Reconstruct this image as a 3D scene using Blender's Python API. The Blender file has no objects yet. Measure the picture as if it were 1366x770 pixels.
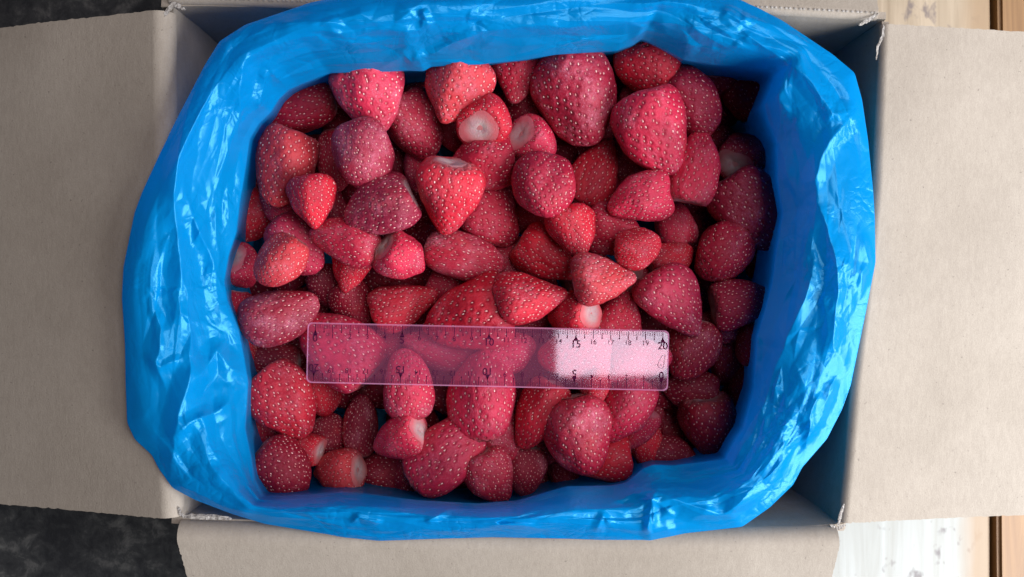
import bpy, bmesh, math, random
import numpy as np
from mathutils import Vector, Matrix, noise as mnoise

random.seed(7)
rng = np.random.default_rng(7)
C = bpy.context.scene.collection
scene = bpy.context.scene

# ------------------------------------------------------------------ camera, world, lights
ZR = 0.160                    # height of the ruler
CAM_H = 0.660
F = 1160.0                    # focal length in photo pixels (photo 1366 x 770)
cam_d = bpy.data.cameras.new('camera')
cam = bpy.data.objects.new('camera', cam_d); C.objects.link(cam)
cam.location = (0, 0, CAM_H)
cam_d.sensor_width = 36.0
cam_d.lens = 36.0 * F / 1366.0
cam_d.clip_start = 0.01
cam_d.clip_end = 50.0
cam_d.dof.use_dof = True
cam_d.dof.focus_distance = 0.505
cam_d.dof.aperture_fstop = 14.0
scene.camera = cam
scene.view_settings.view_transform = 'Standard'
scene.view_settings.look = 'None'
scene.view_settings.exposure = 0.0
scene.view_settings.gamma = 1.0
scene.cycles.max_bounces = 10
scene.cycles.transparent_max_bounces = 16

world = bpy.data.worlds.new('World'); scene.world = world
world.use_nodes = True
bg = world.node_tree.nodes['Background']
bg.inputs[0].default_value = (0.80, 0.86, 1.0, 1)
bg.inputs[1].default_value = 0.06

def area(name, loc, target, sx, sy, power, col):
    l = bpy.data.lights.new(name, 'AREA'); l.shape = 'RECTANGLE'
    l.size = sx; l.size_y = sy; l.energy = power; l.color = col
    o = bpy.data.objects.new(name, l); C.objects.link(o)
    o.location = loc
    d = Vector(target) - Vector(loc)
    o.rotation_euler = d.to_track_quat('-Z', 'Y').to_euler()
    return o
# bright opening overhead on the right (mirrored in the right end of the ruler)
lamp = area('skylight', (0.607, 0.345, 1.76), (0.607, 0.345, 0.0), 1.0, 1.11, 19.5, (0.95, 0.94, 1.06))
# daylight from the window side
area('window_light', (0.92, -0.37, 0.68), (0.03, 0.0, 0.18), 0.95, 0.7, 31.5, (0.90, 0.99, 1.12))

# ------------------------------------------------------------------ helpers
def P(px, py, z):
    d = (CAM_H - z) / F
    return Vector(((px - 683.0) * d, -(py - 385.0) * d, z))
def PX(a, z):
    a = np.asarray(a, float); z = np.asarray(z, float)
    d = (CAM_H - z) / F
    return np.stack([(a[..., 0] - 683.0) * d, -(a[..., 1] - 385.0) * d, np.broadcast_to(z, a.shape[:-1])], -1)

def mesh_np(name, verts, faces, smooth=True):
    me = bpy.data.meshes.new(name)
    me.from_pydata([tuple(map(float, v)) for v in verts], [], [tuple(map(int, f)) for f in faces])
    if smooth:
        me.polygons.foreach_set('use_smooth', [True] * len(me.polygons))
    me.update()
    return me
def link(name, me, mat=None, parent=None):
    o = bpy.data.objects.new(name, me); C.objects.link(o)
    if mat is not None and len(me.materials) == 0: me.materials.append(mat)
    if parent is not None: o.parent = parent
    return o
def thing(name, label, cat, group=None, loc=(0, 0, 0)):
    o = bpy.data.objects.new(name, None); C.objects.link(o)
    o.empty_display_size = 0.02; o.location = loc
    o['label'] = label; o['category'] = cat
    if group: o['group'] = group
    return o
def grid_faces(n, m, closed=False):
    """n rows (i) of m verts (j); closed joins the last row to the first."""
    i = np.arange(n if closed else n - 1)[:, None]; j = np.arange(m - 1)[None, :]
    i2 = (i + 1) % n
    a = i * m + j; b = i * m + j + 1; c = i2 * m + j + 1; d = i2 * m + j
    return np.stack([a, d, c, b], -1).reshape(-1, 4)

class NT:
    def __init__(s, name):
        s.m = bpy.data.materials.new(name); s.m.use_nodes = True
        s.t = s.m.node_tree; s.n = s.t.nodes; s.n.clear()
        s.out = s.n.new('ShaderNodeOutputMaterial')
    def node(s, typ, **kw):
        n = s.n.new('ShaderNode' + typ)
        for k, v in kw.items(): setattr(n, k, v)
        return n
    def l(s, a, b): s.t.links.new(a, b)
    def val(s, node, key, v):
        node.inputs[key].default_value = v
    def coord(s, which='Object'):
        return s.node('TexCoord').outputs[which]
    def noise(s, vec, scale, detail=4.0, rough=0.5, dist=0.0):
        n = s.node('TexNoise'); s.l(vec, n.inputs['Vector'])
        n.inputs['Scale'].default_value = scale; n.inputs['Detail'].default_value = detail
        n.inputs['Roughness'].default_value = rough; n.inputs['Distortion'].default_value = dist
        return n.outputs['Fac']
    def ramp(s, fac, stops):
        r = s.node('ValToRGB'); s.l(fac, r.inputs['Fac'])
        e = r.color_ramp.elements
        while len(e) < len(stops): e.new(0.5)
        for k, (p, c) in enumerate(stops):
            e[k].position = p; e[k].color = c if len(c) == 4 else (*c, 1)
        return r.outputs['Color']
    def mix(s, fac, a, b, blend='MIX'):
        n = s.node('MixRGB'); n.blend_type = blend
        for k, v in ((0, fac), (1, a), (2, b)):
            if hasattr(v, 'node'): s.l(v, n.inputs[k])
            elif k == 0: n.inputs[0].default_value = v
            else: n.inputs[k].default_value = (*v, 1)
        return n.outputs[0]
    def math(s, op, a, b=0.0, clamp=False):
        n = s.node('Math'); n.operation = op; n.use_clamp = clamp
        for k, v in ((0, a), (1, b)):
            if hasattr(v, 'node'): s.l(v, n.inputs[k])
            else: n.inputs[k].default_value = v
        return n.outputs[0]
    def scale(s, vec, sc):
        n = s.node('Mapping'); s.l(vec, n.inputs['Vector']); n.inputs['Scale'].default_value = sc
        return n.outputs[0]
    def bump(s, h, strength, dist):
        b = s.node('Bump'); s.l(h, b.inputs['Height'])
        b.inputs['Strength'].default_value = strength; b.inputs['Distance'].default_value = dist
        return b.outputs['Normal']
    def principled(s, **kw):
        p = s.node('BsdfPrincipled')
        for k, v in kw.items():
            k = k.replace('_', ' ')
            if hasattr(v, 'node'): s.l(v, p.inputs[k])
            else: p.inputs[k].default_value = (*v, 1) if isinstance(v, tuple) and len(v) == 3 and 'Color' in k or (isinstance(v, tuple) and len(v) == 3 and 'Tint' in k) else v
        return p
    def done(s, sh):
        s.l(sh, s.out.inputs['Surface']); return s.m

# ------------------------------------------------------------------ materials
def mat_cardboard():
    t = NT('cardboard'); co = t.coord()
    n1 = t.noise(co, 11, 7, 0.62)
    base = t.ramp(n1, [(0.30, (0.30, 0.242, 0.183)), (0.70, (0.362, 0.296, 0.229))])
    fib = t.noise(t.scale(co, (420, 150, 200)), 1.0, 4, 0.65)
    fib2 = t.noise(t.scale(co, (1300, 1100, 900)), 1.0, 2, 0.6)
    f = t.math('ADD', t.math('MULTIPLY', fib, 0.5), t.math('MULTIPLY', fib2, 0.5))
    c = t.mix(0.24, base, t.ramp(f, [(0.36, (0.33, 0.30, 0.27)), (0.64, (0.66, 0.65, 0.63))]), 'OVERLAY')
    spk = t.noise(co, 520, 2, 0.5)
    c = t.mix(t.math('MULTIPLY', t.ramp(spk, [(0.70, (0, 0, 0)), (0.76, (1, 1, 1))]), 0.5), c, (0.10, 0.075, 0.055))
    h = t.math('ADD', f, t.math('MULTIPLY', t.noise(co, 45, 3, 0.5), 1.2))
    return t.done(t.principled(Base_Color=c, Roughness=0.78, Specular_IOR_Level=0.25, Normal=t.bump(h, 0.35, 0.0006)).outputs[0])
def mat_torn():
    t = NT('torn_paper'); co = t.coord()
    n = t.noise(co, 260, 4, 0.6)
    c = t.ramp(n, [(0.35, (0.27, 0.23, 0.19)), (0.65, (0.42, 0.37, 0.32))])
    return t.done(t.principled(Base_Color=c, Roughness=1.0, Specular_IOR_Level=0.05, Normal=t.bump(n, 0.6, 0.0008)).outputs[0])
def mat_ground():
    t = NT('dark_stone'); co = t.coord()
    n = t.noise(co, 70, 9, 0.72, 0.3)
    n2 = t.noise(co, 14, 5, 0.6)
    k = t.math('ADD', t.math('MULTIPLY', n, 0.62), t.math('MULTIPLY', n2, 0.38))
    c = t.ramp(k, [(0.43, (0.012, 0.011, 0.011)), (0.53, (0.035, 0.033, 0.030)), (0.63, (0.12, 0.11, 0.095)), (0.75, (0.20, 0.19, 0.165))])
    return t.done(t.principled(Base_Color=c, Roughness=0.7, Normal=t.bump(n, 0.5, 0.002)).outputs[0])
def mat_whitewood():
    t = NT('whitewashed_wood'); co = t.coord()
    gr = t.noise(t.scale(co, (90, 5, 90)), 1.0, 5, 0.6, 0.6)
    w = t.ramp(gr, [(0.3, (0.33, 0.305, 0.25)), (0.7, (0.43, 0.415, 0.365))])
    # bare tan wood where the wash has worn away, towards the far end of the board
    sep = t.node('SeparateXYZ'); t.l(co, sep.inputs[0])
    far = t.math('ADD', t.math('MULTIPLY', sep.outputs[1], 6.0), t.math('MULTIPLY', t.math('SUBTRACT', t.noise(co, 18, 4, 0.6), 0.5), 1.2), True)
    tan = t.ramp(gr, [(0.32, (0.27, 0.19, 0.11)), (0.68, (0.46, 0.345, 0.225))])
    c = t.mix(far, w, tan)
    st = t.noise(t.scale(co, (75, 46, 60)), 1.0, 3, 0.55, 0.1)
    stain = t.ramp(st, [(0.585, (0, 0, 0)), (0.67, (1, 1, 1))])
    c = t.mix(t.math('MULTIPLY', stain, 0.75), c, (0.13, 0.095, 0.085))
    edge = t.math('SUBTRACT', t.math('ADD', t.math('MULTIPLY', sep.outputs[0], 70.0), t.math('MULTIPLY', t.noise(co, 30, 3, 0.6), 0.5)), 5.5, True)
    c = t.mix(t.math('MULTIPLY', edge, 0.9), c, (0.33, 0.21, 0.11))
    return t.done(t.principled(Base_Color=c, Roughness=0.6, Normal=t.bump(gr, 0.25, 0.0008)).outputs[0])
def mat_brownwood():
    t = NT('golden_wood'); co = t.coord()
    gr = t.noise(t.scale(co, (70, 4, 70)), 1.0, 5, 0.6, 0.8)
    c = t.ramp(gr, [(0.3, (0.19, 0.09, 0.03)), (0.7, (0.36, 0.19, 0.07))])
    return t.done(t.principled(Base_Color=c, Roughness=0.55, Normal=t.bump(gr, 0.3, 0.0008)).outputs[0])
def mat_bag():
    t = NT('blue_polythene'); co = t.coord()
    wv = t.node('VectorMath'); wv.operation = 'ADD'; t.l(co, wv.inputs[0])
    nn = t.node('TexNoise'); t.l(co, nn.inputs['Vector']); nn.inputs['Scale'].default_value = 40
    sc_ = t.node('VectorMath'); sc_.operation = 'SCALE'; t.l(nn.outputs['Color'], sc_.inputs[0]); sc_.inputs['Scale'].default_value = 0.016
    t.l(sc_.outputs[0], wv.inputs[1])
    def crk(s_):
        vo = t.node('TexVoronoi'); vo.feature = 'DISTANCE_TO_EDGE'; t.l(wv.outputs[0], vo.inputs['Vector']); vo.inputs['Scale'].default_value = s_
        return t.math('MINIMUM', vo.outputs['Distance'], 0.22)
    h = t.math('ADD', crk(75), t.math('MULTIPLY', crk(190), 0.45))
    msk = t.ramp(t.noise(co, 26, 3, 0.5), [(0.42, (0.12, 0.12, 0.12)), (0.62, (1, 1, 1))])
    h = t.math('MULTIPLY', h, msk)
    nrm = t.bump(h, 0.42, 0.0026)
    p = t.principled(Base_Color=(0.001, 0.335, 0.74), Roughness=0.24, Specular_IOR_Level=0.9,
                     Specular_Tint=(0.28, 0.86, 1.0), Normal=nrm)
    tl = t.node('BsdfTranslucent'); tl.inputs[0].default_value = (0.001, 0.44, 0.78, 1)
    t.l(nrm, tl.inputs['Normal'])
    tp = t.node('BsdfTransparent'); tp.inputs[0].default_value = (0.05, 0.35, 0.9, 1)
    m1 = t.node('MixShader'); m1.inputs[0].default_value = 0.50
    t.l(p.outputs[0], m1.inputs[1]); t.l(tl.outputs[0], m1.inputs[2])
    m2 = t.node('MixShader'); m2.inputs[0].default_value = 0.07
    t.l(m1.outputs[0], m2.inputs[1]); t.l(tp.outputs[0], m2.inputs[2])
    return t.done(m2.outputs[0])
def mat_berry():
    t = NT('frozen_strawberry'); co = t.coord()
    oi = t.node('ObjectInfo')
    off = t.node('VectorMath'); off.operation = 'ADD'
    t.l(co, off.inputs[0])
    cmb = t.node('CombineXYZ')
    for k in range(3): t.l(t.math('MULTIPLY', oi.outputs['Random'], 37.0 + 11 * k), cmb.inputs[k])
    t.l(cmb.outputs[0], off.inputs[1]); v = off.outputs[0]
    base = oi.outputs['Color']
    big = t.noise(v, 1.7, 3, 0.5)
    c = t.mix(t.ramp(big, [(0.42, (0, 0, 0)), (0.68, (0.50, 0.50, 0.50))]), base, (0.19, 0.005, 0.018))
    big2 = t.noise(v, 2.3, 2, 0.5, 0.5)
    c = t.mix(t.ramp(big2, [(0.58, (0, 0, 0)), (0.80, (0.5, 0.5, 0.5))]), c, (0.58, 0.04, 0.042))
    pt = t.node('Attribute'); pt.attribute_name = 'pit'
    c = t.mix(t.math('MULTIPLY', pt.outputs['Fac'], 0.45), c, (0.17, 0.003, 0.013))
    # pale flesh round the cut stem end
    pa = t.node('Attribute'); pa.attribute_name = 'pale'
    pal = t.math('MULTIPLY', pa.outputs['Fac'], t.math('ADD', t.noise(v, 5, 3, 0.6), 0.15), True)
    c = t.mix(pal, c, (0.62, 0.30, 0.27))
    # frost: fine rime in patches
    fr_big = t.noise(v, 2.6, 4, 0.6)
    fr_fine = t.noise(v, 46, 3, 0.7)
    m = t.math('ADD', t.math('MULTIPLY', fr_big, 1.1), t.math('MULTIPLY', fr_fine, 0.75))
    m = t.math('ADD', m, t.math('MULTIPLY', oi.outputs['Alpha'], 0.25))
    fr = t.ramp(m, [(0.0, (0, 0, 0)), (1.0, (1, 1, 1))])
    lo = t.math('SUBTRACT', m, 1.08); fr = t.math('MULTIPLY', lo, 2.2, True)
    fr = t.math('MULTIPLY', fr, 0.28)
    sp = t.noise(v, 40, 3, 0.8)
    spk = t.math('MULTIPLY', t.math('SUBTRACT', t.math('ADD', sp, t.math('MULTIPLY', fr_big, 0.42)), 0.80), 9.0, True)
    fr = t.math('ADD', fr, t.math('MULTIPLY', spk, t.math('ADD', 0.18, t.math('MULTIPLY', oi.outputs['Alpha'], 0.34))), True)
    veil = t.math('MULTIPLY', oi.outputs['Alpha'], 0.03)
    fr = t.math('ADD', fr, veil, True)
    c = t.mix(fr, c, (0.72, 0.26, 0.33))
    rough = t.math('ADD', 0.34, t.math('MULTIPLY', fr, 0.4), True)
    h = t.math('ADD', fr_fine, t.math('MULTIPLY', t.noise(v, 120, 2, 0.6), 0.5))
    p = t.principled(Base_Color=c, Roughness=rough, Specular_IOR_Level=0.25, Normal=t.bump(h, 0.55, 0.0008),
                     Subsurface_Weight=0.12, Subsurface_Scale=0.004)
    p.inputs['Subsurface Radius'].default_value = (1.0, 0.25, 0.2)
    return t.done(p.outputs[0])
def mat_seed():
    t = NT('seed'); oi = t.node('ObjectInfo')
    n = t.noise(t.coord(), 26, 1, 0.5)
    c = t.mix(t.ramp(n, [(0.46, (0, 0, 0)), (0.66, (1, 1, 1))]), (0.64, 0.25, 0.21), (0.84, 0.55, 0.46))
    c = t.mix(t.ramp(n, [(0.26, (1, 1, 1)), (0.38, (0, 0, 0))]), c, oi.outputs['Color'])
    return t.done(t.principled(Base_Color=c, Roughness=0.35, Specular_IOR_Level=0.7).outputs[0])
def mat_scar():
    t = NT('pale_stem_end'); co = t.coord()
    n = t.noise(co, 7, 5, 0.6); n2 = t.noise(co, 40, 3, 0.6)
    oi = t.node('ObjectInfo'); xyz = t.node('SeparateXYZ'); t.l(co, xyz.inputs[0])
    rad = t.math('SQRT', t.math('ADD', t.math('MULTIPLY', xyz.outputs[0], xyz.outputs[0]), t.math('MULTIPLY', xyz.outputs[1], xyz.outputs[1])))
    rad = t.math('ADD', rad, t.math('MULTIPLY', t.math('SUBTRACT', n, 0.5), 0.22))
    c = t.ramp(n, [(0.35, (0.46, 0.17, 0.18)), (0.6, (0.47, 0.33, 0.28))])
    c = t.mix(t.math('MULTIPLY', n2, 0.3), c, (0.62, 0.48, 0.46))
    c = t.mix(t.ramp(rad, [(0.13, (0, 0, 0)), (0.30, (1, 1, 1))]), c, t.mix(0.35, oi.outputs['Color'], (0.62, 0.28, 0.27)))
    return t.done(t.principled(Base_Color=c, Roughness=0.75, Normal=t.bump(n2, 0.5, 0.0008), Subsurface_Weight=0.15, Subsurface_Scale=0.003).outputs[0])
def mat_ruler():
    t = NT('pink_clear_plastic')
    fz = t.node('Fresnel'); fz.inputs['IOR'].default_value = 1.88
    tp = t.node('BsdfTransparent'); tp.inputs[0].default_value = (1.0, 0.965, 0.985, 1)
    df = t.node('BsdfDiffuse'); df.inputs[0].default_value = (1.0, 0.20, 0.40, 1)
    gl = t.node('BsdfGlossy'); gl.inputs['Roughness'].default_value = 0.045
    gl.inputs[0].default_value = (1.0, 0.93, 1.0, 1)
    m1 = t.node('MixShader'); m1.inputs[0].default_value = 0.055
    t.l(tp.outputs[0], m1.inputs[1]); t.l(df.outputs[0], m1.inputs[2])
    ge = t.node('NewGeometry'); bk = ge.outputs['Backfacing']      # light leaves the slab as it entered it
    fr = t.math('ADD', t.math('MULTIPLY', fz.outputs[0], t.math('SUBTRACT', 1.0, bk)), t.math('MULTIPLY', bk, 0.002))
    m2 = t.node('MixShader'); t.l(fr, m2.inputs[0])
    t.l(m1.outputs[0], m2.inputs[1]); t.l(gl.outputs[0], m2.inputs[2])
    return t.done(m2.outputs[0])
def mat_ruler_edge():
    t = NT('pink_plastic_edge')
    p = t.principled(Base_Color=(0.78, 0.32, 0.48), Roughness=0.25)  # brighter diffuse pink paints the highlight along the bevelled edge
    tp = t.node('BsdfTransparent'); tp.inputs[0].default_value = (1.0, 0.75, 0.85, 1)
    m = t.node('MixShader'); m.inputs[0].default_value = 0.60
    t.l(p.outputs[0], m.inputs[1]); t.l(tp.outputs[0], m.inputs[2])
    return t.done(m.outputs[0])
def mat_print():
    t = NT('dark_print')
    p = t.principled(Base_Color=(0.060, 0.007, 0.028), Roughness=1.0, Specular_IOR_Level=0.0)
    return t.done(p.outputs[0])

M_CARD, M_TORN, M_GROUND = mat_cardboard(), mat_torn(), mat_ground()
M_WHITE, M_BROWN, M_BAG = mat_whitewood(), mat_brownwood(), mat_bag()
M_BERRY, M_SEED, M_SCAR = mat_berry(), mat_seed(), mat_scar()
M_RULER, M_REDGE, M_PRINT = mat_ruler(), mat_ruler_edge(), mat_print()

# ------------------------------------------------------------------ setting: dark stone ground, wooden planks
me = mesh_np('ground', [(-4, -4, 0), (4, -4, 0), (4, 4, 0), (-4, 4, 0)], [(0, 1, 2, 3)], False)
g = link('ground', me, M_GROUND); g['kind'] = 'structure'
g['label'] = 'dark mottled stone ground under the cardboard box'; 

def plank(name, x0, x1, y0, y1, z0, z1, mat, label):
    cx, cy = (x0 + x1) / 2, (y0 + y1) / 2
    n, m = 60, 9
    bm = bmesh.new()
    bmesh.ops.create_cube(bm, size=1.0)
    for v in bm.verts:
        v.co.x *= (x1 - x0); v.co.y *= (y1 - y0); v.co.z = v.co.z * (z1 - z0) + (z1 - z0) / 2
    bmesh.ops.subdivide_edges(bm, edges=[e for e in bm.edges if abs(e.verts[0].co.y - e.verts[1].co.y) > 0.01], cuts=40, use_grid_fill=True)
    bmesh.ops.bevel(bm, geom=[e for e in bm.edges if e.calc_face_angle(0) > 0.5], offset=0.0025, segments=2, affect='EDGES')
    for v in bm.verts:
        s = 1 if v.co.x > 0 else -1
        v.co.x += s * 0.0018 * mnoise.noise(Vector((s * 3, v.co.y * 9, 1)))
        v.co.z += 0.0008 * mnoise.noise(Vector((v.co.x * 9, v.co.y * 6, 4)))
    me = bpy.data.meshes.new(name); bm.to_mesh(me); bm.free()
    o = link(name, me, mat); o.location = (cx, cy, z0)
    o['label'] = label; o['category'] = 'plank'; o['group'] = 'wooden planks under the box'
    return o
ZP = 0.018
def xw(px, z=ZP): return (px - 683) * (CAM_H - z) / F
plank('plank', xw(960), xw(1322), -0.75, 0.75, 0.0, ZP, M_WHITE, 'whitewashed wooden plank with dark stains beside the box')
plank('plank', xw(1329), xw(1560), -0.75, 0.75, 0.0, ZP + 0.004, M_BROWN, 'golden brown wooden plank along the outer side of the whitewashed one')

# ------------------------------------------------------------------ cardboard box
RIM = 0.190
box = thing('cardboard_box', 'open brown cardboard box with four flaps folded out, holding a blue bag', 'cardboard box')
TH = 0.004
# rim (crease) lines in photo pixels, bowed where the walls bow
L_line = [(222, 17), (224, 200), (226, 400), (228, 600), (234, 689)]
R_line = [(1176, 32), (1167, 250), (1152, 400), (1138, 514), (1130, 614), (1121, 698)]
T_line = [(224, 4), (400, 9), (700, 16), (1020, 17), (1172, 25)]
B_line = [(240, 704), (455, 711), (700, 716), (910, 716), (1116, 712)]
def resample(line, n):
    a = np.array(line, float); s = np.r_[0, np.cumsum(np.hypot(*np.diff(a, axis=0).T))]
    u = np.linspace(0, s[-1], n)
    return np.stack([np.interp(u, s, a[:, 0]), np.interp(u, s, a[:, 1])], -1)
def smooth(a, k):
    for _ in range(k):
        a[1:-1] = (a[:-2] + 2 * a[1:-1] + a[2:]) / 4
    return a
NS = 140
def sheet(profile_fn, nu, nv, name, mat, parent, thick, seed, amp=0.0006):
    """A cardboard sheet of nu x nv points; profile_fn(u, v) -> point; given thickness along its normals."""
    pts = np.array([[profile_fn(u, v) for v in np.linspace(0, 1, nv)] for u in np.linspace(0, 1, nu)])
    du = np.gradient(pts, axis=0); dv = np.gradient(pts, axis=1)
    nr = np.cross(du, dv); nr /= np.linalg.norm(nr, axis=-1, keepdims=True) + 1e-12
    nz = np.array([[mnoise.noise(Vector(p * 22 + seed)) for p in row] for row in pts])
    pts = pts + nr * nz[..., None] * amp
    top = pts.reshape(-1, 3); bot = (pts - nr * thick).reshape(-1, 3)
    V = np.r_[top, bot]; k = nu * nv
    f = [tuple(x) for x in grid_faces(nu, nv)]
    fb = [tuple(k + i for i in reversed(x)) for x in f]
    rim = [i * nv for i in range(nu)]; rim2 = [i * nv + nv - 1 for i in range(nu)]
    e0 = list(range(nv)); e1 = [(nu - 1) * nv + j for j in range(nv)]
    side = []
    for a in (rim, rim2, e0, e1):
        for p, q in zip(a[:-1], a[1:]): side.append((p, q, q + k, p + k))
    me = mesh_np(name, V, f + fb + side, True)
    bm = bmesh.new(); bm.from_mesh(me); bmesh.ops.recalc_face_normals(bm, faces=bm.faces)
    for e in bm.edges:
        if e.calc_face_angle(0) > 1.0: e.smooth = False
    bm.to_mesh(me); bm.free()
    return link(name, me, mat, parent)

def wall(line, out, lean, label):
    a = smooth(resample(line, NS), 12)
    w = PX(a, RIM - 0.001)
    o = np.array([out[0], out[1], 0.0])
    def f(u, v):
        i = u * (NS - 1); k = int(min(i, NS - 2)); t = i - k
        p = w[k] * (1 - t) + w[k + 1] * t
        d = 1 - v                        # v=1 rim, v=0 bottom
        q = p + o * (0.0 - lean * math.sin(math.pi * d) * math.sin(math.pi * u))
        q = q.copy(); q[2] = (RIM - 0.003) * v + 0.002 * (1 - v)
        # ease the top edge into the crease
        if v > 0.97: q += o * 0.0008 * ((v - 0.97) / 0.03) ** 2
        return q
    return sheet(f, 60, 30, 'wall', M_CARD, box, TH, random.uniform(0, 50), 0.001)
K = [(222, 9), (1175, 27), (1119, 707), (236, 698)]
wall([K[0]] + L_line[1:-1] + [K[3]], (-1, 0), -0.003, 'left'); wall([K[1]] + R_line[1:-1] + [K[2]], (1, 0), -0.004, 'right')
wall([(K[0][0] - 9, K[0][1])] + T_line[1:-1] + [(K[1][0] + 9, K[1][1])], (0, 1), -0.003, 'top'); wall([(K[3][0] - 9, K[3][1])] + B_line[1:-1] + [(K[2][0] + 9, K[2][1])], (0, -1), -0.003, 'bottom')
cor = [P(*k, RIM) for k in K]
me = mesh_np('floor', [(c.x, c.y, 0.024 if i in (1, 2) else 0.012) for i, c in enumerate(cor)], [(3, 2, 1, 0)], False)
link('floor_panel', me, M_CARD, box)

def flap(line, out, droop, length, taper0, taper1, rag, s0=0.0, s1=0.0):
    """A flap folded out over its crease. taper0/1: metres the far corners move in along the crease."""
    a = smooth(resample(line, NS), 12)
    w = PX(a, RIM)
    o = np.array([out[0], out[1], 0.0]); tdir = (w[-1] - w[0]) / np.linalg.norm(w[-1] - w[0])
    w[:, 2] = RIM
    W0, W1 = w[0] + tdir * s0, w[-1] - tdir * s1
    R = 0.004
    def f(u, v):
        i = u * (NS - 1); k = int(min(i, NS - 2)); t = i - k
        p = (w[k] * (1 - t) + w[k + 1] * t).copy()
        p += tdir * (s0 * (1 - u) - s1 * u)
        # v: 0..0.2 the bend, beyond it the flat flap
        vb = 0.22
        if v < vb:
            th = (v / vb) * (math.pi / 2 + droop)
            off = o * (R * (1 - math.cos(th))) ; z = R * math.sin(th)
            z0 = 0.0
            q = p + off; q[2] = RIM - R + z
            # soft raised ridge
        else:
            th = math.pi / 2 + droop
            base = o * (R * (1 - math.cos(th))); z = R * math.sin(th)
            s = ((v - vb) / (1 - vb)) ** 1.4 * length
            q = p + base + o * (s * math.cos(droop)); q[2] = RIM - R + z - s * math.sin(droop)
            k2 = s / length
            q += tdir * (taper0 * k2 * (1 - u) - taper1 * k2 * u)
            # ragged cut sides, a slight sag and warp
            e = rag * .3 * mnoise.noise(Vector((s * 160, 3.1 + 7 * (u > .5), out[0] * 5 + out[1] * 9)))
            e += rag * 0.6 * mnoise.noise(Vector((s * 620, 9.1 + 7 * (u > .5), out[0] * 5)))
            if u < 0.012 or u > 0.988: q += tdir * e
            q[2] += min(1, s / .03) * 0.0022 * mnoise.noise(Vector((u * 3 + 11 * out[0], s * 9, 2 + out[1])))
        return q
    # u spacing tightened at both ends
    us = np.linspace(0, 1, 61); 
    return sheet(f, 91, 100, 'flap', M_CARD, box, TH, random.uniform(0, 50), 0.0004)
flap(L_line, (-1, 0), math.radians(16.5), 0.145, 0.001, 0.000, 0.0012)
flap(R_line, (1, 0), math.radians(9), 0.145, 0.001, 0.000, 0.0012)
flap(T_line, (0, 1), math.radians(12), 0.145, 0.004, 0.004, 0.0012)
flap(B_line, (0, -1), math.radians(22), 0.145, 0.012, 0.008, 0.0012)

# perforated crease along the bottom and top flaps: a row of tiny dents pressed beside the fold
def creases(line, out, off):
    a = smooth(resample(line, 400), 30); w = PX(a, RIM)
    V = []; Fc = []
    o = np.array([*out, 0.0])
    n = 150
    for k in range(n):
        c = w[int((k + .5) / n * 399)] + o * off; c = c.copy(); c[2] = RIM + 0.0005
        t = np.array([1.0, 0, 0]) * 0.00065
        b = len(V)
        for sx, sy, sz in ((-1, -1, 0), (1, -1, 0), (1, 1, 0), (-1, 1, 0), (0, 0, 0.0005)):
            V.append(c + t * sx + o * 0.0005 * sy + np.array([0, 0, sz]))
        Fc += [(b, b + 1, b + 4), (b + 1, b + 2, b + 4), (b + 2, b + 3, b + 4), (b + 3, b, b + 4)]
    ob = link('crease_perforation', mesh_np('crease_perforation', V, Fc), M_TORN, box); ob['kind'] = 'stuff'
creases(B_line, (0, -1), 0.003); creases(T_line, (0, 1), 0.003)

# torn fibrous paper at the corners of the rim
def torn(path, width, seed, z, n=90, m=7):
    width *= .62; z -= .001
    a = smooth(resample(path, n), 3); w = PX(a, z)
    d = np.gradient(w, axis=0); d[:, 2] = 0; d /= np.linalg.norm(d, axis=1, keepdims=True)
    s = np.stack([-d[:, 1], d[:, 0], 0 * d[:, 0]], -1)
    pts = np.zeros((n, m, 3))
    for i in range(n):
        e = math.sin(math.pi * (i + .5) / n) ** .4
        for j in range(m):
            q = w[i] + s[i] * (j / (m - 1) - .5) * width * e
            nv = mnoise.noise_vector(Vector((i * 0.35, j * 0.9, seed)))
            nv2 = mnoise.noise_vector(Vector((i * 0.11, j * 0.3, seed + 4)))
            pts[i, j] = q + np.array(nv) * width * .13 + np.array(nv2) * width * .22
    return link('torn_paper', mesh_np('torn_paper', pts.reshape(-1, 3), grid_faces(n, m)), M_TORN, box)
torn([(246, 689), (262, 688), (285, 690), (309, 692)], 0.0042, 1.0, RIM + 0.002)
torn([(250, 691), (270, 691), (300, 691)], 0.0030, 5.0, RIM + 0.004)
torn([(238, 676), (240, 684), (246, 691)], 0.003, 2.0, RIM + 0.003)
torn([(218, 23), (224, 13), (232, 5), (246, 12)], 0.0040, 3.0, RIM + 0.004)
torn([(226, 2), (236, 8), (247, 13)], 0.0034, 4.0, RIM + 0.003)
torn([(1179, 32), (1178, 48), (1171, 62), (1169, 80)], 0.0022, 6.0, RIM + 0.003)
torn([(1146, 34), (1160, 26), (1172, 18)], 0.0030, 7.0, RIM + 0.001)
torn([(1126, 672), (1121, 688), (1118, 702)], 0.0028, 8.0, RIM + 0.002)
torn([(1107, 700), (1116, 706), (1128, 700)], 0.0030, 9.0, RIM + 0.001)

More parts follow.
